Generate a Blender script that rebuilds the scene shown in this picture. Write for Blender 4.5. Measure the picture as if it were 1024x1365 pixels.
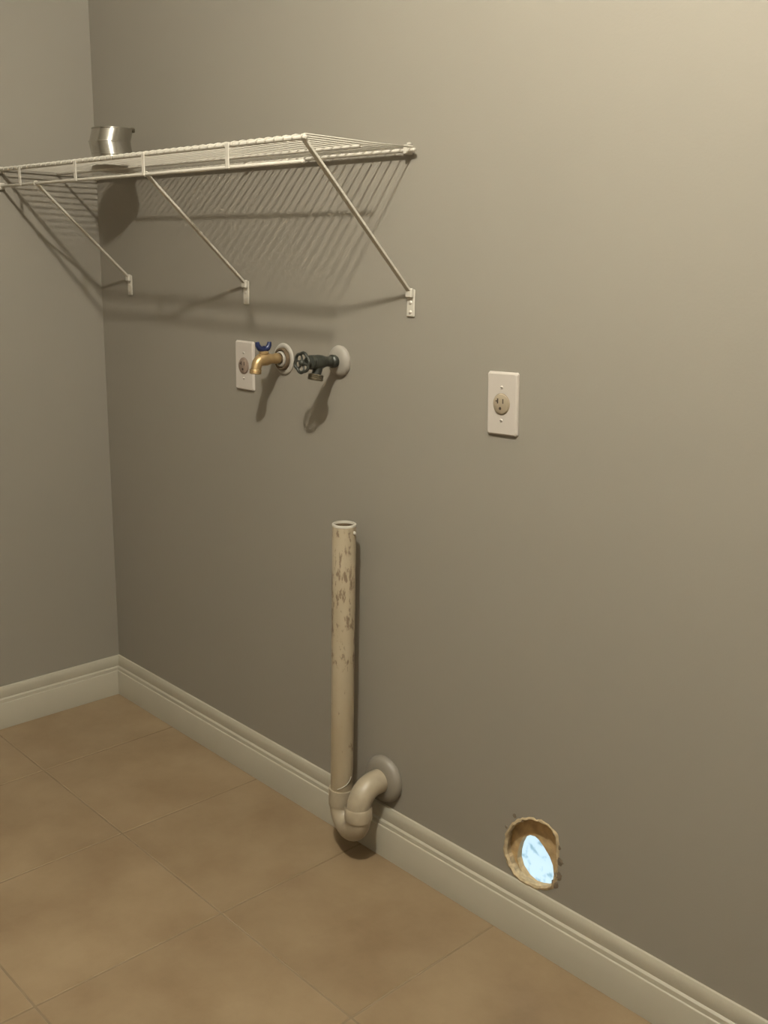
import bpy, bmesh, math, random
from mathutils import Vector, Matrix, noise

random.seed(7)
scene = bpy.context.scene
for o in list(bpy.data.objects):
    bpy.data.objects.remove(o)
COL = scene.collection

# ------------------------------------------------------------------ camera
CAM = Vector((2.6235, -1.4173, 1.2929))
YAW, PITCH, ROLL = math.radians(46.299), math.radians(14.021), math.radians(1.083)
F_PX = 1364.2
cd = bpy.data.cameras.new('camera')
cam = bpy.data.objects.new('camera', cd)
COL.objects.link(cam)
fwd = Vector((-math.sin(YAW) * math.cos(PITCH), math.cos(YAW) * math.cos(PITCH), -math.sin(PITCH)))
rgt = Vector((math.cos(YAW), math.sin(YAW), 0))
upv = rgt.cross(fwd)
r2 = rgt * math.cos(ROLL) + upv * math.sin(ROLL)
u2 = upv * math.cos(ROLL) - rgt * math.sin(ROLL)
cam.matrix_world = Matrix(((r2.x, u2.x, -fwd.x, CAM.x), (r2.y, u2.y, -fwd.y, CAM.y),
                           (r2.z, u2.z, -fwd.z, CAM.z), (0, 0, 0, 1)))
cd.sensor_fit = 'VERTICAL'
cd.sensor_height = 24.0
cd.lens = 24.0 * F_PX / 1365.0
cd.clip_start = 0.02
scene.camera = cam

# ------------------------------------------------------------------ daylight outside, exposure
world = bpy.data.worlds.new('daylight')
scene.world = world
world.use_nodes = True
bg = world.node_tree.nodes['Background']
bg.inputs['Color'].default_value = (0.66, 0.86, 1.0, 1)
bg.inputs['Strength'].default_value = 1.4
LAMP_POS = Vector((1.94, -1.11, 2.45))
LAMP_STRENGTH = 2720.0
LAMP_COLOR = (1.0, 0.96, 0.84, 1)
vs = scene.view_settings
vs.view_transform = 'Standard'
vs.look = 'None'
vs.exposure = 0.0
vs.gamma = 1.0
vs.use_curve_mapping = False

# ------------------------------------------------------------------ materials
def new_mat(name):
    m = bpy.data.materials.new(name)
    m.use_nodes = True
    nt = m.node_tree
    b = nt.nodes['Principled BSDF']
    return m, nt, b

def mat(name, col, rough=0.5, metal=0.0, var=0.06, scale=18.0, bump=0.0, bscale=60.0, spec=0.5, per_obj=0.0):
    m, nt, b = new_mat(name)
    b.inputs['Roughness'].default_value = rough
    b.inputs['Metallic'].default_value = metal
    b.inputs['Specular IOR Level'].default_value = spec
    tc = nt.nodes.new('ShaderNodeTexCoord')
    n = nt.nodes.new('ShaderNodeTexNoise')
    n.inputs['Scale'].default_value = scale
    n.inputs['Detail'].default_value = 4
    nt.links.new(tc.outputs['Object'], n.inputs['Vector'])
    cr = nt.nodes.new('ShaderNodeValToRGB')
    cr.color_ramp.elements[0].position = 0.3
    cr.color_ramp.elements[1].position = 0.7
    cr.color_ramp.elements[0].color = tuple(c * (1 - var) for c in col) + (1,)
    cr.color_ramp.elements[1].color = tuple(min(1, c * (1 + var)) for c in col) + (1,)
    nt.links.new(n.outputs['Fac'], cr.inputs['Fac'])
    nt.links.new(cr.outputs['Color'], b.inputs['Base Color'])
    if bump:
        n2 = nt.nodes.new('ShaderNodeTexNoise')
        n2.inputs['Scale'].default_value = bscale
        n2.inputs['Detail'].default_value = 3
        nt.links.new(tc.outputs['Object'], n2.inputs['Vector'])
        bp = nt.nodes.new('ShaderNodeBump')
        bp.inputs['Strength'].default_value = bump
        bp.inputs['Distance'].default_value = 0.002
        nt.links.new(n2.outputs['Fac'], bp.inputs['Height'])
        nt.links.new(bp.outputs['Normal'], b.inputs['Normal'])
    return m

PAINT = mat('greige_wall_paint', (0.252, 0.229, 0.190), 0.62, var=0.012, scale=2.2, bump=0.10, bscale=220, spec=0.3)
CEIL = mat('ceiling_paint', (0.86, 0.84, 0.79), 0.8, var=0.01)
TRIMW = mat('trim_paint', (0.405, 0.375, 0.297), 0.42, var=0.025, scale=9, bump=0.05, bscale=40)
GROUT = mat('grout', (0.205, 0.15, 0.09), 0.85, var=0.08, scale=40)
GYPS = mat('broken_drywall', (0.43, 0.33, 0.195), 0.9, var=0.25, scale=90, bump=0.6, bscale=120)
WOOD = mat('sheathing_wood', (0.47, 0.33, 0.165), 0.85, var=0.2, scale=60, bump=0.4, bscale=140)
WHITEW = mat('white_vinyl_coating', (0.53, 0.495, 0.425), 0.38, var=0.02)
PLATE = mat('plate_plastic', (0.49, 0.445, 0.395), 0.35, var=0.012)
RECEPT = mat('almond_plastic', (0.315, 0.26, 0.185), 0.4, var=0.03)
RECEPT2 = mat('brown_plastic', (0.235, 0.175, 0.135), 0.4, var=0.05)
SLOT = mat('slot_dark', (0.05, 0.035, 0.025), 0.7, var=0.1)
SCREW = mat('screw_metal', (0.62, 0.57, 0.5), 0.35, 0.4, var=0.05)
BRASS = mat('aged_brass', (0.46, 0.325, 0.165), 0.42, 0.75, var=0.14, scale=60)
BLUE = mat('blue_handle_enamel', (0.010, 0.017, 0.062), 0.4, var=0.2, scale=50)
IRON = mat('dark_bronze', (0.040, 0.042, 0.034), 0.42, 0.3, var=0.35, scale=70, bump=0.3, bscale=200)
IRON_L = mat('worn_bronze', (0.12, 0.10, 0.065), 0.45, 0.4, var=0.35, scale=90)
RUST_SHADE = mat('rust_and_shade_brown', (0.115, 0.08, 0.045), 0.8, var=0.3, scale=80)  # rust and grime brown; on the faucet collar also painted groove shadow
ESCW = mat('escutcheon_white', (0.37, 0.345, 0.30), 0.45, var=0.05)
ESCG = mat('escutcheon_painted', (0.30, 0.275, 0.235), 0.5, var=0.03)
ESCP = mat('trap_flange_paint', (0.222, 0.198, 0.160), 0.5, var=0.05)
ALU = mat('galvanized_sheet', (0.50, 0.485, 0.44), 0.20, 1.0, var=0.05, scale=30)
GASKET = mat('tape_plastic', (0.47, 0.44, 0.37), 0.4, var=0.05)
CHIP = mat('dark_torn_paper', (0.16, 0.125, 0.085), 0.9, var=0.3, scale=120)

def make_tile_mat():
    m, nt, b = new_mat('tan_ceramic_tile')
    b.inputs['Roughness'].default_value = 0.36
    b.inputs['Specular IOR Level'].default_value = 0.5
    tc = nt.nodes.new('ShaderNodeTexCoord')
    oi = nt.nodes.new('ShaderNodeObjectInfo')
    geo = nt.nodes.new('ShaderNodeNewGeometry')
    n = nt.nodes.new('ShaderNodeTexNoise')
    n.inputs['Scale'].default_value = 5.5
    n.inputs['Detail'].default_value = 7
    n.inputs['Roughness'].default_value = 0.6
    nt.links.new(geo.outputs['Position'], n.inputs['Vector'])
    cr = nt.nodes.new('ShaderNodeValToRGB')
    e = cr.color_ramp.elements
    e[0].position, e[1].position = 0.32, 0.70
    e[0].color = (0.208, 0.142, 0.079, 1)
    e[1].color = (0.290, 0.212, 0.126, 1)
    nt.links.new(n.outputs['Fac'], cr.inputs['Fac'])
    hsv = nt.nodes.new('ShaderNodeHueSaturation')
    mr = nt.nodes.new('ShaderNodeMapRange')
    mr.inputs['To Min'].default_value = 0.95
    mr.inputs['To Max'].default_value = 1.05
    nt.links.new(oi.outputs['Random'], mr.inputs['Value'])
    nt.links.new(mr.outputs['Result'], hsv.inputs['Value'])
    nt.links.new(cr.outputs['Color'], hsv.inputs['Color'])
    nt.links.new(hsv.outputs['Color'], b.inputs['Base Color'])
    n2 = nt.nodes.new('ShaderNodeTexNoise')
    n2.inputs['Scale'].default_value = 35
    n2.inputs['Detail'].default_value = 4
    nt.links.new(geo.outputs['Position'], n2.inputs['Vector'])
    bp = nt.nodes.new('ShaderNodeBump')
    bp.inputs['Strength'].default_value = 0.12
    bp.inputs['Distance'].default_value = 0.003
    nt.links.new(n2.outputs['Fac'], bp.inputs['Height'])
    nt.links.new(bp.outputs['Normal'], b.inputs['Normal'])
    return m
TILE = make_tile_mat()

def make_pvc():
    m, nt, b = new_mat('stained_pvc')
    b.inputs['Roughness'].default_value = 0.4
    tc = nt.nodes.new('ShaderNodeTexCoord')
    mp = nt.nodes.new('ShaderNodeMapping')
    mp.inputs['Scale'].default_value = (1, 1, 0.32)
    nt.links.new(tc.outputs['Object'], mp.inputs['Vector'])
    n = nt.nodes.new('ShaderNodeTexNoise')
    n.inputs['Scale'].default_value = 105
    n.inputs['Detail'].default_value = 5
    n.inputs['Roughness'].default_value = 0.62
    nt.links.new(mp.outputs['Vector'], n.inputs['Vector'])
    # stains gather in the middle stretch of the pipe
    sx = nt.nodes.new('ShaderNodeSeparateXYZ')
    nt.links.new(tc.outputs['Object'], sx.inputs['Vector'])
    zr = nt.nodes.new('ShaderNodeValToRGB')
    z = zr.color_ramp
    z.elements[0].position, z.elements[0].color = 0.40, (0, 0, 0, 1)
    z.elements[1].position, z.elements[1].color = 0.74, (0.62, 0.62, 0.62, 1)
    q = z.elements.new(0.46); q.color = (0.55, 0.55, 0.55, 1)
    q = z.elements.new(0.60); q.color = (1, 1, 1, 1)
    nt.links.new(sx.outputs['Z'], zr.inputs['Fac'])
    add = nt.nodes.new('ShaderNodeMath'); add.operation = 'MULTIPLY_ADD'
    add.inputs[1].default_value = 0.138
    nt.links.new(zr.outputs['Color'], add.inputs[0])
    nt.links.new(n.outputs['Fac'], add.inputs[2])
    cr = nt.nodes.new('ShaderNodeValToRGB')
    cr.color_ramp.elements[0].position = 0.64
    cr.color_ramp.elements[1].position = 0.72
    cr.color_ramp.elements[0].color = (0, 0, 0, 1)
    cr.color_ramp.elements[1].color = (0.70, 0.70, 0.70, 1)
    nt.links.new(add.outputs[0], cr.inputs['Fac'])
    n3 = nt.nodes.new('ShaderNodeTexNoise'); n3.inputs['Scale'].default_value = 16
    nt.links.new(mp.outputs['Vector'], n3.inputs['Vector'])
    c0 = nt.nodes.new('ShaderNodeValToRGB')
    c0.color_ramp.elements[0].position, c0.color_ramp.elements[1].position = 0.35, 0.65
    c0.color_ramp.elements[0].color = (0.315, 0.255, 0.168, 1)
    c0.color_ramp.elements[1].color = (0.37, 0.31, 0.218, 1)
    nt.links.new(n3.outputs['Fac'], c0.inputs['Fac'])
    mx = nt.nodes.new('ShaderNodeMix'); mx.data_type = 'RGBA'
    nt.links.new(cr.outputs['Color'], mx.inputs['Factor'])
    nt.links.new(c0.outputs['Color'], mx.inputs['A'])
    mx.inputs['B'].default_value = (0.095, 0.052, 0.028, 1)
    nt.links.new(mx.outputs['Result'], b.inputs['Base Color'])
    return m
PVC = make_pvc()
PVCF = mat('pvc_fitting', (0.355, 0.30, 0.215), 0.40, var=0.10, scale=30)

def make_flap():
    m, nt, b = new_mat('translucent_vent_plastic')
    tc = nt.nodes.new('ShaderNodeTexCoord')
    n = nt.nodes.new('ShaderNodeTexNoise')
    n.inputs['Scale'].default_value = 48
    n.inputs['Detail'].default_value = 2.5
    nt.links.new(tc.outputs['Object'], n.inputs['Vector'])
    cr = nt.nodes.new('ShaderNodeValToRGB')
    e = cr.color_ramp.elements
    e[0].position, e[0].color = 0.30, (0.50, 0.62, 0.64, 1)
    e[1].position, e[1].color = 0.46, (0.93, 0.95, 0.95, 1)
    nt.links.new(n.outputs['Fac'], cr.inputs['Fac'])
    tr = nt.nodes.new('ShaderNodeBsdfTranslucent')
    nt.links.new(cr.outputs['Color'], tr.inputs['Color'])
    mx = nt.nodes.new('ShaderNodeMixShader')
    mx.inputs['Fac'].default_value = 0.9
    nt.links.new(b.outputs['BSDF'], mx.inputs[1])
    nt.links.new(tr.outputs['BSDF'], mx.inputs[2])
    b.inputs['Base Color'].default_value = (0.8, 0.85, 0.86, 1)
    nt.links.new(mx.outputs['Shader'], nt.nodes['Material Output'].inputs['Surface'])
    return m
FLAP = make_flap()

def make_glow():
    m, nt, b = new_mat('lit_globe_glass')
    tc = nt.nodes.new('ShaderNodeTexCoord')
    em = nt.nodes.new('ShaderNodeEmission')
    em.inputs['Color'].default_value = LAMP_COLOR
    em.inputs['Strength'].default_value = LAMP_STRENGTH
    nt.links.new(em.outputs['Emission'], nt.nodes['Material Output'].inputs['Surface'])
    return m
GLOW = make_glow()

# ------------------------------------------------------------------ helpers
def tag(o, label=None, cat=None, group=None, kind=None):
    if label: o['label'] = label
    if cat: o['category'] = cat
    if group: o['group'] = group
    if kind: o['kind'] = kind
    return o

def empty(name, loc, label=None, cat=None, group=None):
    o = bpy.data.objects.new(name, None)
    o.empty_display_size = 0.03
    o.location = loc
    COL.objects.link(o)
    return tag(o, label, cat, group)

def link(name, me, parent=None, loc=None):
    o = bpy.data.objects.new(name, me)
    COL.objects.link(o)
    if loc is not None: o.location = loc
    if parent is not None: o.parent = parent
    return o

def obj(name, bm, m, parent=None, smooth=False, angle=None, origin=None, label=None):
    """bm is in coordinates local to the parent's origin; origin moves the object's origin there"""
    bmesh.ops.recalc_face_normals(bm, faces=bm.faces[:])
    if origin is not None:
        bmesh.ops.translate(bm, verts=bm.verts[:], vec=-Vector(origin))
    me = bpy.data.meshes.new(name)
    bm.to_mesh(me); bm.free()
    for mm in (m if isinstance(m, (list, tuple)) else [m]):
        me.materials.append(mm)
    if smooth:
        me.shade_smooth()
        me.set_sharp_from_angle(angle=math.radians(angle or 40))
    o = link(name, me, parent, origin)
    if label: o['label'] = label
    return o

def box(bm, lo, hi, bev=0.0, seg=1):
    r = bmesh.ops.create_cube(bm, size=1.0)
    lo, hi = Vector(lo), Vector(hi)
    c, s = (lo + hi) / 2, hi - lo
    for v in r['verts']:
        v.co = Vector((v.co.x * s.x, v.co.y * s.y, v.co.z * s.z)) + c
    if bev:
        es = list({e for v in r['verts'] for e in v.link_edges})
        bmesh.ops.bevel(bm, geom=es, offset=bev, segments=seg, profile=0.6, affect='EDGES')
    return bm

def frame_of(d):
    d = d.normalized()
    a = Vector((0, 0, 1)) if abs(d.z) < 0.9 else Vector((1, 0, 0))
    u = d.cross(a).normalized()
    return u, d.cross(u).normalized()

def tube(bm, pts, rad, seg=10, cap=True):
    """sweep a circle (rad: number or list) along pts, parallel transported"""
    pts = [Vector(p) for p in pts]
    n = len(pts)
    rads = rad if isinstance(rad, (list, tuple)) else [rad] * n
    t = []
    for i in range(n):
        a = pts[max(i - 1, 0)]; b = pts[min(i + 1, n - 1)]
        t.append((b - a).normalized())
    u, w = frame_of(t[0])
    rings = []
    for i in range(n):
        if i:
            q = t[i - 1].rotation_difference(t[i])
            u = q @ u; w = q @ w
        rings.append([bm.verts.new(pts[i] + (u * math.cos(k * 2 * math.pi / seg) + w * math.sin(k * 2 * math.pi / seg)) * rads[i]) for k in range(seg)])
    for i in range(n - 1):
        for k in range(seg):
            bm.faces.new((rings[i][k], rings[i][(k + 1) % seg], rings[i + 1][(k + 1) % seg], rings[i + 1][k]))
    if cap:
        bm.faces.new(rings[0]); bm.faces.new(list(reversed(rings[-1])))
    return bm

def lathe(bm, prof, org=(0, 0, 0), axis=(0, 0, 1), seg=24, closed=False, wob=None):
    """prof: (radius, height along axis); closed joins last to first (hollow bodies)"""
    org = Vector(org); ax = Vector(axis).normalized()
    u, w = frame_of(ax)
    rings = []
    for (r, h) in prof:
        if r < 1e-6:
            rings.append([bm.verts.new(org + ax * h)])
        else:
            rings.append([bm.verts.new(org + ax * h + (u * math.cos(2 * math.pi * k / seg) + w * math.sin(2 * math.pi * k / seg)) * (r * (wob(k, seg) if wob else 1))) for k in range(seg)])
    pairs = list(zip(rings[:-1], rings[1:]))
    if closed: pairs.append((rings[-1], rings[0]))
    for a, b in pairs:
        for k in range(seg):
            k2 = (k + 1) % seg
            if len(a) == 1 and len(b) == 1: continue
            if len(a) == 1: bm.faces.new((a[0], b[k], b[k2]))
            elif len(b) == 1: bm.faces.new((a[k], b[0], a[k2]))
            else: bm.faces.new((a[k], a[k2], b[k2], b[k]))
    return bm

def arc(c, a, b, r, t0, t1, n=10):
    """points c + r(cos t a + sin t b)"""
    c, a, b = Vector(c), Vector(a), Vector(b)
    return [c + (a * math.cos(t0 + (t1 - t0) * i / n) + b * math.sin(t0 + (t1 - t0) * i / n)) * r for i in range(n + 1)]

# ------------------------------------------------------------------ room shell
RX, RY, RZ = 3.30, -2.30, 2.55
WT = 0.020
HC = Vector((1.570, 0, 0.190))      # centre of the round hole in the back wall

def ragged(pts, seed, amp, sub=3):
    """closed outline through pts (Catmull-Rom) with a crumbly jitter"""
    out = []
    n = len(pts)
    cx = sum(p[0] for p in pts) / n; cz = sum(p[1] for p in pts) / n
    P = [Vector(p) for p in pts]
    for i in range(n):
        p0, p1, p2, p3 = P[i - 1], P[i], P[(i + 1) % n], P[(i + 2) % n]
        for k in range(sub):
            t = k / sub
            q = 0.5 * ((2 * p1) + (p2 - p0) * t + (2 * p0 - 5 * p1 + 4 * p2 - p3) * t * t + (3 * p1 - p0 - 3 * p2 + p3) * t ** 3)
            d = q - Vector((cx, cz))
            q = q + d.normalized() * noise.noise(Vector((q.x * 110 + seed, q.y * 110, seed))) * amp
            out.append((q.x, max(q.y, 0.1205)))
    return out
OUTER = [(1.5676, 0.2633), (1.5842, 0.2667), (1.5952, 0.2673), (1.6064, 0.2644), (1.6178, 0.2574), (1.6241, 0.2456), (1.6268, 0.2298), (1.6283, 0.2034), (1.6286, 0.1838), (1.6269, 0.163), (1.6178, 0.1435), (1.5994, 0.1291), (1.5746, 0.1205), (1.5519, 0.1205), (1.5338, 0.1235), (1.5198, 0.1335), (1.5077, 0.1506), (1.502, 0.166), (1.5025, 0.1868), (1.5064, 0.2066), (1.5129, 0.221), (1.5236, 0.236), (1.5374, 0.2476), (1.5511, 0.257)]
INNER = [(1.558, 0.2139), (1.5667, 0.2113), (1.5801, 0.2019), (1.5951, 0.1876), (1.6037, 0.1729), (1.6073, 0.1544), (1.606, 0.1411), (1.6008, 0.1283), (1.5887, 0.1202), (1.5734, 0.1146), (1.5592, 0.112), (1.5414, 0.1167), (1.5258, 0.1298), (1.5182, 0.147), (1.5184, 0.1626), (1.522, 0.1798), (1.5301, 0.199), (1.5466, 0.2117)]

def panel_with_hole(name, x0, x1, z0, z1, y0, y1, loop, mats, parent=None):
    bm = bmesh.new()
    n = len(loop)
    rect = [(x0, z0), (x1, z0), (x1, z1), (x0, z1)]
    cx = sum(p[0] for p in loop) / n; cz = sum(p[1] for p in loop) / n
    # a larger square around the hole, one vertex per hole vertex
    s = 0.115
    sq = []
    for (px, pz) in loop:
        dx, dz = px - cx, pz - cz
        q = s / max(abs(dx), abs(dz))
        sq.append((cx + dx * q, cz + dz * q))
    faces = {}
    for y in (y0, y1):
        H = [bm.verts.new((p[0], y, p[1])) for p in loop]
        S = [bm.verts.new((p[0], y, p[1])) for p in sq]
        Rv = [bm.verts.new((p[0], y, p[1])) for p in rect]
        for k in range(n):
            bm.faces.new((H[k], H[(k + 1) % n], S[(k + 1) % n], S[k]))
        es = []
        for k in range(n):
            es.append(bm.edges.get((S[k], S[(k + 1) % n])))
        for k in range(4):
            es.append(bm.edges.new((Rv[k], Rv[(k + 1) % 4])))
        bmesh.ops.triangle_fill(bm, edges=es, use_beauty=True, use_dissolve=False)
        faces[y] = (H, Rv)
    H0, R0 = faces[y0]; H1, R1 = faces[y1]
    inner = []
    for k in range(n):
        inner.append(bm.faces.new((H0[k], H0[(k + 1) % n], H1[(k + 1) % n], H1[k])))
    for k in range(4):
        bm.faces.new((R0[k], R0[(k + 1) % 4], R1[(k + 1) % 4], R1[k]))
    for f in inner: f.material_index = 1
    return obj(name, bm, mats, parent)

# drywall of the back wall with the ragged round cut-out
loop = ragged(OUTER, 3.1, 0.0035)
wall_back = panel_with_hole('wall_back', -0.03, RX + 0.03, -0.02, RZ + 0.02, 0.0, WT, loop, [PAINT, GYPS])
tag(wall_back, 'greige painted wall with outlets, valves and a ragged round vent hole', kind='structure')
BC = Vector((1.562, 0, 0.163))
loop2 = [(x, z) for x, z in INNER]
sheath = panel_with_hole('sheathing_board', -0.03, RX + 0.03, -0.02, RZ + 0.02, WT, WT + 0.014, loop2, [WOOD, WOOD], wall_back)
sheath['label'] = 'tan raw board seen around the daylight inside the wall hole'

# torn plaster rim round the hole: a lumpy ring that stands slightly proud
bm = bmesh.new()
N = len(loop)
rings = []
for k in range(N):
    a = math.atan2(loop[k][1] - HC.z, loop[k][0] - HC.x)
    ca, sa = math.cos(a), math.sin(a)
    rr = math.hypot(loop[k][0] - HC.x, loop[k][1] - HC.z)
    lump = 0.5 + 0.5 * noise.noise(Vector((ca * 3.3, sa * 3.3, 5.5))) + 0.35 * noise.noise(Vector((ca * 9, sa * 9, 1.5)))
    w = 0.001 + 0.0055 * max(0.05, lump)
    pr = [(rr - 0.0045, 0.003), (rr - 0.002, -0.0012 - 0.0020 * max(0, lump)), (rr - 0.001 + w * 0.5, -0.0012 - 0.0012 * max(0, lump)), (rr + w, 0.001)]
    rings.append([bm.verts.new((HC.x + ca * r, y, HC.z + sa * r)) for r, y in pr])
for k in range(N):
    a, b = rings[k], rings[(k + 1) % N]
    for j in range(3):
        bm.faces.new((a[j], a[j + 1], b[j + 1], b[j]))
    bm.faces.new((a[3], a[0], b[0], b[3]))
obj('plaster_rim', bm, GYPS, wall_back, True, 60, label='crumbly tan plaster edge of the round hole')
# torn paper flecks at the rim
for (a, rr, s) in ((0.62, 0.072, 0.0048), (0.22, 0.064, 0.0080), (-0.26, 0.064, 0.0088), (-0.58, 0.067, 0.0085), (0.95, 0.080, 0.0035), (2.25, 0.077, 0.0045), (2.75, 0.072, 0.0032)):
    bm = bmesh.new()
    c = HC + Vector((math.cos(a) * rr, -0.0008, math.sin(a) * rr))
    bmesh.ops.create_icosphere(bm, subdivisions=2, radius=s)
    for v in bm.verts:
        v.co *= 1 + 0.75 * noise.noise(v.co * 230 + Vector((a * 9, 0, 0)))
        v.co.y *= 0.16
    bmesh.ops.translate(bm, verts=bm.verts[:], vec=c)
    obj('torn_paper', bm, CHIP, wall_back, True, 30)

def plain_wall(name, lo, hi, m, label):
    o = obj(name, box(bmesh.new(), lo, hi), m)
    return tag(o, label, kind='structure')
plain_wall('wall_left', (-0.03, RY - 0.03, -0.02), (0, 0, RZ + 0.02), PAINT, 'greige painted side wall left of the corner')
plain_wall('wall_right', (RX, RY - 0.03, -0.02), (RX + 0.03, 0, RZ + 0.02), PAINT, 'greige painted side wall on the right')
plain_wall('wall_front', (0, RY - 0.03, -0.02), (RX, RY, RZ + 0.02), PAINT, 'greige painted wall behind the camera')
plain_wall('ceiling', (0, RY, RZ), (RX, 0, RZ + 0.02), CEIL, 'white painted ceiling')
floor = plain_wall('floor', (0, RY, -0.02), (RX, 0, -0.0008), GROUT, 'tan ceramic tile floor with thin grout joints')

# tiles, each a child of the floor
PIT, GAP = 0.3945, 0.0028
xs = [0.0] + [0.3110 + PIT * k for k in range(0, 12) if 0.311 + PIT * k < RX] + [RX]
ys = [0.0] + [-PIT * k for k in range(1, 8) if -PIT * k > RY] + [RY]
cache = {}
for i in range(len(xs) - 1):
    for j in range(len(ys) - 1):
        w = xs[i + 1] - xs[i] - GAP
        d = ys[j] - ys[j + 1] - GAP
        if w < 0.02 or d < 0.02: continue
        key = (round(w, 4), round(d, 4))
        if key not in cache:
            b = box(bmesh.new(), (-w / 2, -d / 2, -0.008), (w / 2, d / 2, 0), 0.0014, 1)
            me = bpy.data.meshes.new('tile')
            b.to_mesh(me); b.free()
            me.materials.append(TILE)
            cache[key] = me
        link('tile', cache[key], floor, ((xs[i] + xs[i + 1]) / 2, (ys[j] + ys[j + 1]) / 2, random.uniform(-0.0004, 0.0)))

# baseboards: moulded profile (out from wall, height), mitred at the corners
PROF = [(0, 0), (0.0150, 0), (0.0150, 0.0715), (0.0142, 0.0735), (0.0118, 0.0750), (0.0112, 0.0835), (0.0088, 0.0862), (0.0070, 0.0872),
        (0.0075, 0.0895), (0.0078, 0.1040), (0.0064, 0.1130), (0.0040, 0.1180), (0, 0.1190)]
def baseboard(name, A, B, out, label):
    A, B, out = Vector(A), Vector(B), Vector(out)
    t = (B - A).normalized()
    bm = bmesh.new()
    ra = [bm.verts.new(A + out * d + t * d + Vector((0, 0, z))) for d, z in PROF]
    rb = [bm.verts.new(B + out * d - t * d + Vector((0, 0, z))) for d, z in PROF]
    n = len(PROF)
    for k in range(n):
        bm.faces.new((ra[k], ra[(k + 1) % n], rb[(k + 1) % n], rb[k]))
    bm.faces.new(ra); bm.faces.new(list(reversed(rb)))
    return tag(obj(name, bm, TRIMW, None, True, 22), label, kind='structure')
baseboard('baseboard_back', (0, 0, 0), (RX, 0, 0), (0, -1, 0), 'cream moulded baseboard running below the vent hole')
baseboard('baseboard_left', (0, 0, 0), (0, RY, 0), (1, 0, 0), 'cream moulded baseboard along the left wall')
baseboard('baseboard_right', (RX, 0, 0), (RX, RY, 0), (-1, 0, 0), 'cream moulded baseboard along the right wall')
baseboard('baseboard_front', (0, RY, 0), (RX, RY, 0), (0, 1, 0), 'cream moulded baseboard behind the camera')

# ------------------------------------------------------------------ ceiling lamp (out of frame, lights the room)
lamp = empty('ceiling_lamp', (LAMP_POS.x, LAMP_POS.y, RZ), 'white globe lamp mounted on the ceiling', 'lamp')
obj('lamp_base', lathe(bmesh.new(), [(0, 0), (0.065, 0), (0.065, -0.008), (0.055, -0.018), (0.035, -0.024), (0, -0.024)], seg=28), WHITEW, lamp, True)
bm = bmesh.new()
bmesh.ops.create_uvsphere(bm, u_segments=24, v_segments=14, radius=0.036)
bmesh.ops.translate(bm, verts=bm.verts[:], vec=(0, 0, LAMP_POS.z - RZ))
obj('lamp_globe', bm, GLOW, lamp, True, 180)

# ------------------------------------------------------------------ vent flap behind the hole
bm = box(bmesh.new(), (-0.07, 0, -0.075), (0.07, 0.0012, 0.075), 0)
flap = obj('vent_flap', bm, FLAP)
flap.location = (BC.x, WT + 0.016, BC.z)
tag(flap, 'glowing pale blue vent flap inside the round wall hole', 'vent flap')

# ------------------------------------------------------------------ wire shelf
SX, SD, SZ, LIP = 1.2133, 0.268, 1.4845, 0.0385
YB, YM = -0.012, -0.114
shelf = empty('wire_shelf', (0, 0, SZ), 'white wire shelf on diagonal braces in the wall corner', 'shelf')
def rod(name, x0, x1, y, z, r, par=shelf):
    bm = tube(bmesh.new(), [(x0, y, z), (x0 + 0.0015, y, z), (x1 - 0.0015, y, z), (x1, y, z)], [r * 0.75, r, r, r * 0.75], 12)
    return obj(name, bm, WHITEW, par, True, 60)
rod('back_rod', 0.004, SX + 0.004, YB, 0, 0.0036)
rod('middle_rod', 0.004, SX - 0.030, YM, 0, 0.0030)
rod('front_rail', 0.004, SX + 0.002, -SD, 0, 0.0042)
rod('lip_rail', 0.004, SX - 0.004, -SD, -LIP, 0.0036)
# cross wires: lie over the rods and hook down round the front rail
b = tube(bmesh.new(), [(0, YB + 0.003, 0.0048), (0, YM, 0.0040), (0, -SD + 0.002, 0.0056), (0, -SD - 0.0048, 0.0035), (0, -SD - 0.0062, -0.002)], 0.0016, 6)
bmesh.ops.recalc_face_normals(b, faces=b.faces[:])
wm = bpy.data.meshes.new('cross_wire'); b.to_mesh(wm); b.free(); wm.materials.append(WHITEW); wm.shade_smooth()
k = 0
x = SX - 0.004
while x > 0.01:
    link('cross_wire', wm, shelf, (x, 0, 0)); x -= 0.0254
# flat tabs tying the lip together
for x in (0.128, 0.41, 0.70, 0.994):
    bm = box(bmesh.new(), (x - 0.0055, -SD - 0.0062, -LIP - 0.003), (x + 0.0055, -SD - 0.0035, 0.003), 0.0009)
    obj('lip_tab', bm, WHITEW, shelf)
# wall clips on the back rod
for x in (0.20, 0.695, 1.197):
    bm = bmesh.new()
    box(bm, (x - 0.005, -0.019, -0.0075), (x + 0.005, -0.0004, 0.0095), 0.0015)
    lathe(bm, [(0, 0), (0.0045, 0), (0.0045, 0.003), (0, 0.004)], (x, -0.007, 0.0105), (0, 0, 1), 10)
    obj('wall_clip', bm, WHITEW, shelf, True, 35)
# end clips on the left wall
for y, z in ((-SD, 0), (-SD, -LIP)):
    bm = box(bmesh.new(), (0.0004, y - 0.009, z - 0.008), (0.012, y + 0.009, z + 0.008), 0.002)
    obj('end_clip', bm, WHITEW, shelf, True, 35)
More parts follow.
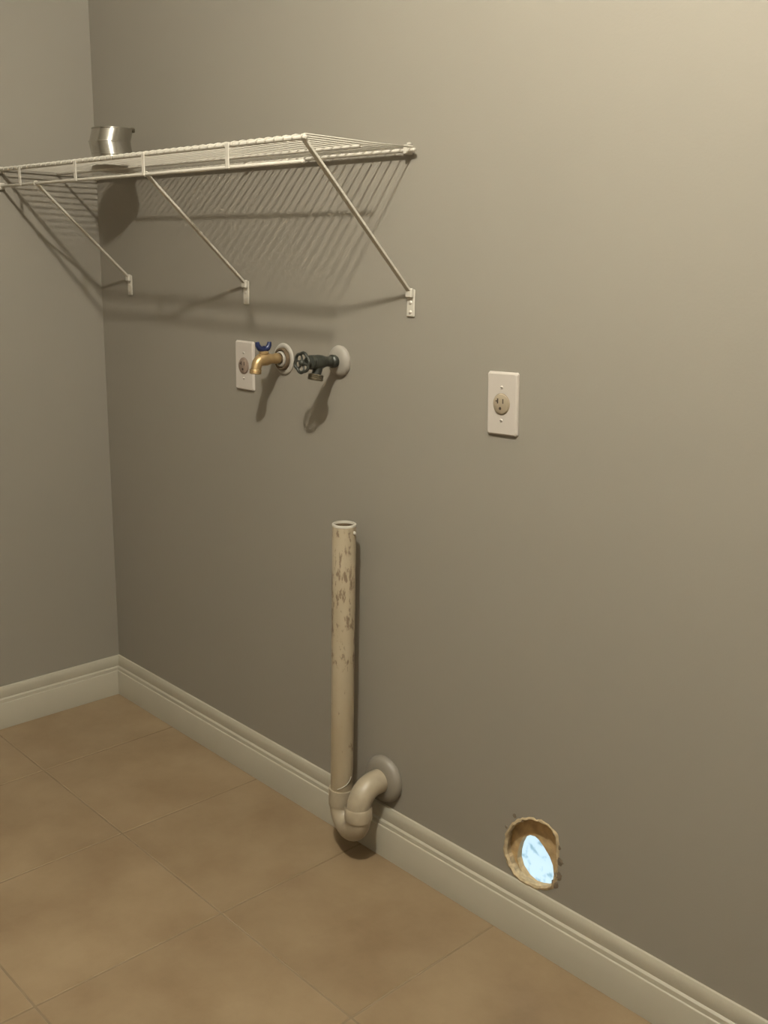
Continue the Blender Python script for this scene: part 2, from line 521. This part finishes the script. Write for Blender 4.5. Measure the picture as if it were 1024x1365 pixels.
# diagonal braces
def brace(x, top_z, xt=None):
    xt = x if xt is None else xt
    br = None
    A = Vector((xt, -SD + 0.001, top_z)); B = Vector((x, -0.006, 1.228 - SZ))
    d = (B - A).normalized(); s = Vector((1, 0, 0)); n = d.cross(s).normalized()
    bm = bmesh.new()
    hw, ht = 0.0056, 0.0024
    def ring(P): return [bm.verts.new(P + s * a * hw + n * c * ht) for a, c in ((-1, -1), (1, -1), (1, 1), (-1, 1))]
    rs = [ring(A - d * 0.004), ring(A.lerp(B, 0.5)), ring(B)]
    for p, q in zip(rs[:-1], rs[1:]):
        for k in range(4): bm.faces.new((p[k], p[(k + 1) % 4], q[(k + 1) % 4], q[k]))
    bm.faces.new(rs[0]); bm.faces.new(list(reversed(rs[-1])))
    bmesh.ops.bevel(bm, geom=[e for e in bm.edges], offset=0.0007, segments=1, affect='EDGES')
    br = obj('brace', bm, WHITEW, shelf)
    # hook over the rail
    hk = tube(bmesh.new(), arc((xt, -SD, top_z), (0, -1, 0), (0, 0, 1), 0.0052, math.radians(-60), math.radians(200), 12), 0.0017, 6)
    obj('rail_hook', hk, WHITEW, br, True, 60)
    # foot plate on the wall
    ft = bmesh.new()
    zc = 1.207 - SZ
    box(ft, (x - 0.0105, -0.0038, zc - 0.026), (x + 0.0105, -0.0003, zc + 0.026), 0.0015)
    box(ft, (x - 0.0085, -0.011, zc + 0.010), (x + 0.0085, -0.003, zc + 0.028), 0.002)
    f = obj('foot_plate', ft, WHITEW, br, True, 30)
    for dz in (-0.017, 0.001):
        obj('screw', lathe(bmesh.new(), [(0, 0.0018), (0.003, 0.0014), (0.0042, 0.0)], (x, -0.0038, zc + dz), (0, -1, 0), 10), SCREW, br, True, 60)
brace(0.157, -LIP, 0.203)
brace(0.674, -LIP, 0.702)
brace(1.2065, -0.001, 1.2065)

# ------------------------------------------------------------------ sheet metal duct collar standing on the shelf
duct = empty('metal_duct_elbow', (0.328, -0.132, SZ + 0.0064), 'shiny sheet metal duct piece standing on the wire shelf', 'duct')
R0 = 0.0470
def gore(z0, z1, c0, c1, ra, rb, name):
    bm = bmesh.new()
    seg = 40
    rr = []
    NZ = int((z1 - z0) / 0.0018 * 8)
    prof = []
    for i in range(NZ + 1):
        t = i / NZ
        prof.append((z0 + (z1 - z0) * t, c0.lerp(c1, t), ra + (rb - ra) * t + 0.00007 * math.sin(2 * math.pi * (z0 + (z1 - z0) * t) / 0.0018)))
    prof += [(z1, c1, rb - 0.0010), (z0, c0, ra - 0.0010)]
    for (z, c, r) in prof:
        rr.append([bm.verts.new((c.x + r * math.cos(2 * math.pi * k / seg), c.y + r * math.sin(2 * math.pi * k / seg), z)) for k in range(seg)])
    for i in range(len(rr)):
        a, b_ = rr[i], rr[(i + 1) % len(rr)]
        for k in range(seg): bm.faces.new((a[k], a[(k + 1) % seg], b_[(k + 1) % seg], b_[k]))
    return obj(name, bm, ALU, duct, True, 60)
# lean directions: across the view is roughly (0.49, 0.87)
ac = Vector((0.49, 0.87, 0))
gore(0.000, 0.022, ac * 0.004, ac * -0.001, R0, R0 + 0.0002, 'duct_gore')
gore(0.022, 0.050, ac * -0.001, ac * -0.006, R0 + 0.0008, R0 + 0.0012, 'duct_gore')
gore(0.050, 0.081, ac * -0.006, ac * 0.002, R0 + 0.0002, R0, 'duct_gore')
for z, c in ((0.022, ac * -0.001), (0.050, ac * -0.006), (0.0800, ac * 0.002)):
    bm = bmesh.new()
    tube(bm, [Vector((c.x + (R0 + 0.0012) * math.cos(2 * math.pi * k / 40), c.y + (R0 + 0.0012) * math.sin(2 * math.pi * k / 40), z)) for k in range(41)], 0.0011, 6)
    obj('seam_bead', bm, ALU, duct, True, 60)
# little riveted lock tab at the top rim
p = ac * 0.046
obj('lock_tab', box(bmesh.new(), (p.x - 0.006, p.y - 0.006, 0.074), (p.x + 0.006, p.y + 0.006, 0.085), 0.002), IRON_L, duct)

# ------------------------------------------------------------------ wall outlets
def outlet(x, z, label, rmat, tilt=0.0):
    e = empty('wall_outlet', (x, 0, z), label, 'outlet', 'single round wall outlets')
    e.rotation_euler = (0, tilt, 0)
    w, h, t = 0.035, 0.057, 0.0062
    bm = bmesh.new()
    # domed plate with sloped edges
    lv = [(1.0, 0.0), (1.0, 0.0018), (0.965, 0.0045), (0.90, t)]
    rg = []
    for s, y in lv:
        iw, ih = w - (1 - s) * w, h - (1 - s) * w
        c = 0.003
        rg.append([bm.verts.new((px, -y - 0.0003, pz)) for px, pz in ((-iw + c, -ih), (iw - c, -ih), (iw, -ih + c), (iw, ih - c), (iw - c, ih), (-iw + c, ih), (-iw, ih - c), (-iw, -ih + c))])
    for a, b_ in zip(rg[:-1], rg[1:]):
        for k in range(8): bm.faces.new((a[k], a[(k + 1) % 8], b_[(k + 1) % 8], b_[k]))
    bm.faces.new(list(reversed(rg[0]))); bm.faces.new(rg[-1])
    obj('cover_plate', bm, PLATE, e, True, 20)
    rc = obj('receptacle', lathe(bmesh.new(), [(0.0195, 0.0), (0.0195, 0.0005), (0.0180, 0.0008), (0.0178, 0.0024), (0.0165, 0.0032), (0, 0.0032)], (0, -t - 0.0003, 0), (0, -1, 0), 36), rmat, e, True, 35)
    fy = -t - 0.0036
    def slot(boxes):
        bm = bmesh.new()
        for lo, hi in boxes:
            box(bm, (lo[0], fy - 0.0003, lo[1]), (hi[0], fy + 0.001, hi[1]))
        return obj('slot', bm, SLOT, rc)
    slot([((-0.0078, 0.0010), (-0.0052, 0.0100)), ((-0.0112, 0.0042), (-0.0070, 0.0064))])
    slot([((0.0046, 0.0012), (0.0068, 0.0096))])
    obj('slot', lathe(bmesh.new(), [(0.0028, -0.001), (0.0028, 0.0003), (0, 0.0003)], (-0.0006, fy, -0.0078), (0, -1, 0), 14), SLOT, rc)
    for s in (-1, 1):
        sc = obj('screw', lathe(bmesh.new(), [(0, 0.0016), (0.0020, 0.0013), (0.0032, 0.0002), (0.0032, -0.001)], (0, -t - 0.0003, s * 0.0295), (0, -1, 0), 14), PLATE, e, True, 60)
        obj('screw_slot', box(bmesh.new(), (-0.0024, -t - 0.00205, s * 0.0295 - 0.0004), (0.0024, -t - 0.0012, s * 0.0295 + 0.0004)), SLOT, sc)
    return e
outlet(1.4466, 1.0403, 'white single outlet with tan round socket, alone on the bare wall', RECEPT, math.radians(-2.2))
outlet(0.6664, 1.0403, 'white single outlet with brown socket beside the brass faucet', RECEPT2)

# ------------------------------------------------------------------ cold valve: brass hose bibb with blue handle
cold = empty('brass_faucet', (0.811, 0, 1.068), 'brass hose faucet with blue butterfly handle beside the outlet', 'faucet')
Yd = (0, -1, 0)
obj('escutcheon', lathe(bmesh.new(), [(0.0135, 0.0005), (0.0345, 0.0005), (0.0350, 0.002), (0.0330, 0.0045), (0.0290, 0.0055), (0.0255, 0.0045), (0.0235, 0.0030), (0.0135, 0.0030)], (0, 0, 0), Yd, 36, True), ESCW, cold, True, 40)
obj('rust_shade_collar', lathe(bmesh.new(), [(0.0120, 0.0030), (0.0250, 0.0030), (0.0245, 0.0110), (0.0222, 0.0128), (0.0195, 0.0118), (0.0190, 0.0060), (0.0120, 0.0060)], (0, 0, 0), Yd, 32, True), RUST_SHADE, cold, True, 40)  # dark brown is rust plus the groove's shadow put into the colour
obj('inner_ring', lathe(bmesh.new(), [(0.0110, 0.0060), (0.0178, 0.0060), (0.0172, 0.0130), (0.0150, 0.0150), (0.0118, 0.0135)], (0, 0, 0), Yd, 32, True), ESCW, cold, True, 40)
obj('pipe_stub', lathe(bmesh.new(), [(0, 0.004), (0.0095, 0.004), (0.0095, 0.020), (0, 0.020)], (0, 0, 0), Yd, 18), RUST_SHADE, cold, True)
bm = bmesh.new()
lathe(bm, [(0, 0.016), (0.0105, 0.016), (0.0115, 0.018), (0.0120, 0.026), (0.0108, 0.029), (0.0105, 0.037), (0.0125, 0.043), (0.0142, 0.050), (0.0142, 0.062), (0.0115, 0.071), (0.0, 0.075)], (0, 0, 0.002), Yd, 20)
lathe(bm, [(0, 0.0), (0.0095, 0.0), (0.0095, 0.010), (0.0108, 0.0105), (0.0108, 0.0150), (0.006, 0.0165), (0, 0.0165)], (0, -0.057, 0.004), (0, 0, 1), 16)
obj('valve_body', bm, BRASS, cold, True, 40)
bm = bmesh.new()
pts = [(0, -0.058, 0.002)] + arc((0, -0.062, -0.013), (0, 0, 1), (0, -1, 0), 0.0145, 0.1, 1.35, 6) + [(0, -0.0785, -0.016), (0, -0.080, -0.020)]
tube(bm, pts, [0.0125] + [0.0122] * 3 + [0.0116] * 4 + [0.0108, 0.0105], 14)
obj('spout', bm, BRASS, cold, True, 50)
obj('hose_thread', lathe(bmesh.new(), [(0.0085, -0.0020), (0.0130, -0.0020), (0.0137, 0.0), (0.0125, 0.0015), (0.0135, 0.003), (0.0125, 0.0045), (0.0135, 0.006), (0.0125, 0.0075), (0.0095, 0.0085), (0.0080, 0.005)], (0, -0.080, -0.0205), (0, -0.06, -1), 20, True), BRASS, cold, True, 50)
hd = obj('handle', tube(bmesh.new(), [(0.003, -0.0440, 0.0395), (0.003, -0.0445, 0.0330), (0.002, -0.0475, 0.0265), (0, -0.0535, 0.0230), (0, -0.0610, 0.0230), (-0.002, -0.0680, 0.0265), (-0.003, -0.0715, 0.0330), (-0.003, -0.0725, 0.0395)],
         [0.0042, 0.0055, 0.0062, 0.0066, 0.0066, 0.0062, 0.0055, 0.0042], 12), BLUE, cold, True, 70, label='dark blue butterfly handle')
obj('handle_screw', lathe(bmesh.new(), [(0.0035, 0.0), (0.0035, 0.006), (0, 0.0075)], (0, -0.057, 0.024), (0, 0, 1), 12), BLUE, hd, True)

# ------------------------------------------------------------------ hot valve: dark bronze with wheel handle
hot = empty('bronze_faucet', (1.0, 0, 1.079), 'dark bronze hose faucet with round wheel handle and white flange', 'faucet')
obj('escutcheon', lathe(bmesh.new(), [(0.0115, 0.0004), (0.0325, 0.0004), (0.0330, 0.0030), (0.0315, 0.0065), (0.0265, 0.0100), (0.0200, 0.0122), (0.0130, 0.0130), (0.0115, 0.0130)], (0, 0, 0), Yd, 36, True), ESCG, hot, True, 50)
bm = bmesh.new()
ax = Vector((0, -1, 0.02))
lathe(bm, [(0, 0.006), (0.0105, 0.006), (0.0110, 0.016), (0.0135, 0.017), (0.0140, 0.024), (0.0110, 0.027), (0.0105, 0.040), (0.0125, 0.046), (0.0148, 0.054), (0.0150, 0.066), (0.0135, 0.073), (0.0148, 0.0745), (0.0148, 0.082), (0.0095, 0.084), (0.0080, 0.091), (0.0050, 0.092), (0.0045, 0.106), (0, 0.106)], (0, 0, 0), ax, 20)
obj('valve_body', bm, IRON, hot, True, 35)
bm = bmesh.new()
tube(bm, [(0, -0.060, -0.004), (0, -0.0625, -0.015), (0, -0.0665, -0.026)], [0.0105, 0.0100, 0.0100], 16)
obj('outlet_neck', bm, IRON, hot, True, 50)
obj('hose_thread', lathe(bmesh.new(), [(0.0085, -0.001), (0.0145, -0.001), (0.0165, 0.0012), (0.0150, 0.003), (0.0165, 0.0048), (0.0150, 0.0066), (0.0165, 0.0084), (0.0155, 0.0115), (0.0110, 0.0120), (0.0095, 0.006)], (0, -0.0662, -0.0245), (0, -0.22, -1), 24, True), IRON_L, hot, True, 50)
# wheel: scalloped rim, five spokes, hub
wheel = empty('handle_wheel', (0, -0.103, 0.002)); wheel.parent = hot
rimpts = []
NL = 6
for k in range(NL * 10 + 1):
    a = 2 * math.pi * k / (NL * 10)
    r = 0.0178 + 0.0024 * abs(math.sin(a * NL / 2))
    rimpts.append((r * math.cos(a), 0.0, r * math.sin(a)))
obj('rim', tube(bmesh.new(), rimpts, 0.0033, 8), IRON, wheel, True, 70)
for k in range(NL):
    a = 2 * math.pi * k / NL
    obj('spoke', tube(bmesh.new(), [(0.004 * math.cos(a), 0.001, 0.004 * math.sin(a)), (0.012 * math.cos(a), 0.002, 0.012 * math.sin(a)), (0.0185 * math.cos(a), 0, 0.0185 * math.sin(a))], [0.0026, 0.0020, 0.0024], 8), IRON, wheel, True, 70)
obj('hub', lathe(bmesh.new(), [(0, -0.004), (0.0065, -0.004), (0.0070, 0.002), (0.0055, 0.005), (0.0030, 0.0065), (0, 0.0068)], (0, 0, 0), Yd, 16), IRON, wheel, True, 50)
wheel.rotation_euler = (math.radians(-4), math.radians(12), math.radians(6))

# ------------------------------------------------------------------ standpipe with trap
PX, PY = 1.0845, -0.0600
BX, BY = 1.1620, -0.0800
ZA = 0.116
pipe = empty('drain_standpipe', (PX, PY, 0.0), 'stained cream drain standpipe with curved trap entering the wall', 'drain pipe')
r = 0.0250
obj('pipe', lathe(bmesh.new(), [(r, 0.140), (r, 0.7525), (r - 0.0006, 0.7540), (r - 0.0036, 0.7540), (r - 0.0042, 0.7525), (r - 0.0042, 0.140)], (0, 0, 0), (0, 0, 1), 40, True), PVC, pipe, True, 40)
obj('pipe_bore', lathe(bmesh.new(), [(r - 0.0043, 0.145), (r - 0.0043, 0.7500), (r - 0.0050, 0.7500), (r - 0.0050, 0.145)], (0, 0, 0), (0, 0, 1), 40, True), RUST_SHADE, pipe, True, 40, label='dark grimy inside of the pipe')
obj('rim_ring', lathe(bmesh.new(), [(r + 0.0003, 0.7500), (r + 0.0004, 0.7538), (r - 0.0005, 0.7548), (r - 0.0037, 0.7548), (r - 0.0043, 0.7538), (r - 0.0043, 0.7500)], (0, 0, 0), (0, 0, 1), 40, True), GASKET, pipe, True, 50, label='pale cut rim of the pipe')
obj('hub', lathe(bmesh.new(), [(r, 0.112), (0.0285, 0.112), (0.0290, 0.118), (0.0290, 0.148), (0.0283, 0.1515), (r, 0.1515)], (0, 0, 0), (0, 0, 1), 40, True), PVCF, pipe, True, 40)
# U bend
L2 = Vector((BX - PX, BY - PY, 0))
ru = L2.length / 2
d = L2.normalized()
cU = L2 / 2 + Vector((0, 0, ZA))
pts = [Vector((0, 0, ZA + 0.012))] + arc(cU, -d, Vector((0, 0, -1)), ru, 0, math.pi, 18) + [L2 + Vector((0, 0, ZA + 0.012))]
obj('trap_bend', tube(bmesh.new(), pts, 0.0270, 28), PVCF, pipe, True, 70)
# elbow into the wall
ZW = 0.184
re = 0.046
c = L2 + Vector((0, re, ZW - re))
pts = [L2 + Vector((0, 0, ZA + 0.001)), L2 + Vector((0, 0, ZA + 0.008))] + arc(c, (0, -1, 0), (0, 0, 1), re, 0, math.pi / 2, 12) + [L2 + Vector((0, -BY - 0.006, ZW - 0))]
obj('elbow', tube(bmesh.new(), pts, [0.0285, 0.0292] + [0.0270] + [0.0262] * 12 + [0.0262], 28), PVCF, pipe, True, 50)
obj('hub', lathe(bmesh.new(), [(0.026, ZA), (0.0295, ZA), (0.0302, ZA + 0.004), (0.0300, ZA + 0.026), (0.0275, ZA + 0.030)], L2, (0, 0, 1), 36, True), PVCF, pipe, True, 40)
obj('wall_flange', lathe(bmesh.new(), [(0.0262, 0.0003), (0.0520, 0.0003), (0.0528, 0.004), (0.0505, 0.0115), (0.0450, 0.0170), (0.0350, 0.0195), (0.0265, 0.0200)], (L2.x, -PY, ZW), Yd, 44, True), ESCP, pipe, True, 50, label='grey painted flange where the trap meets the wall')
# glue tag near the top and a strand of tape at the hub
bm = bmesh.new()
bmesh.ops.create_icosphere(bm, subdivisions=2, radius=0.0042)
for v in bm.verts:
    v.co = Vector((v.co.x * 1.5, v.co.y * 0.8, v.co.z * 0.9)) * (1 + 0.3 * noise.noise(v.co * 350))
bmesh.ops.translate(bm, verts=bm.verts[:], vec=(0.0245, 0.0060, 0.7385))
obj('glue_blob', bm, GASKET, pipe, True, 60)
obj('tape_strand', tube(bmesh.new(), [(0.012, -0.0232, 0.159), (0.019, -0.018, 0.163), (0.0245, -0.008, 0.169), (0.0265, -0.002, 0.176), (0.029, 0.002, 0.188)], 0.0011, 6), GASKET, pipe, True, 60)
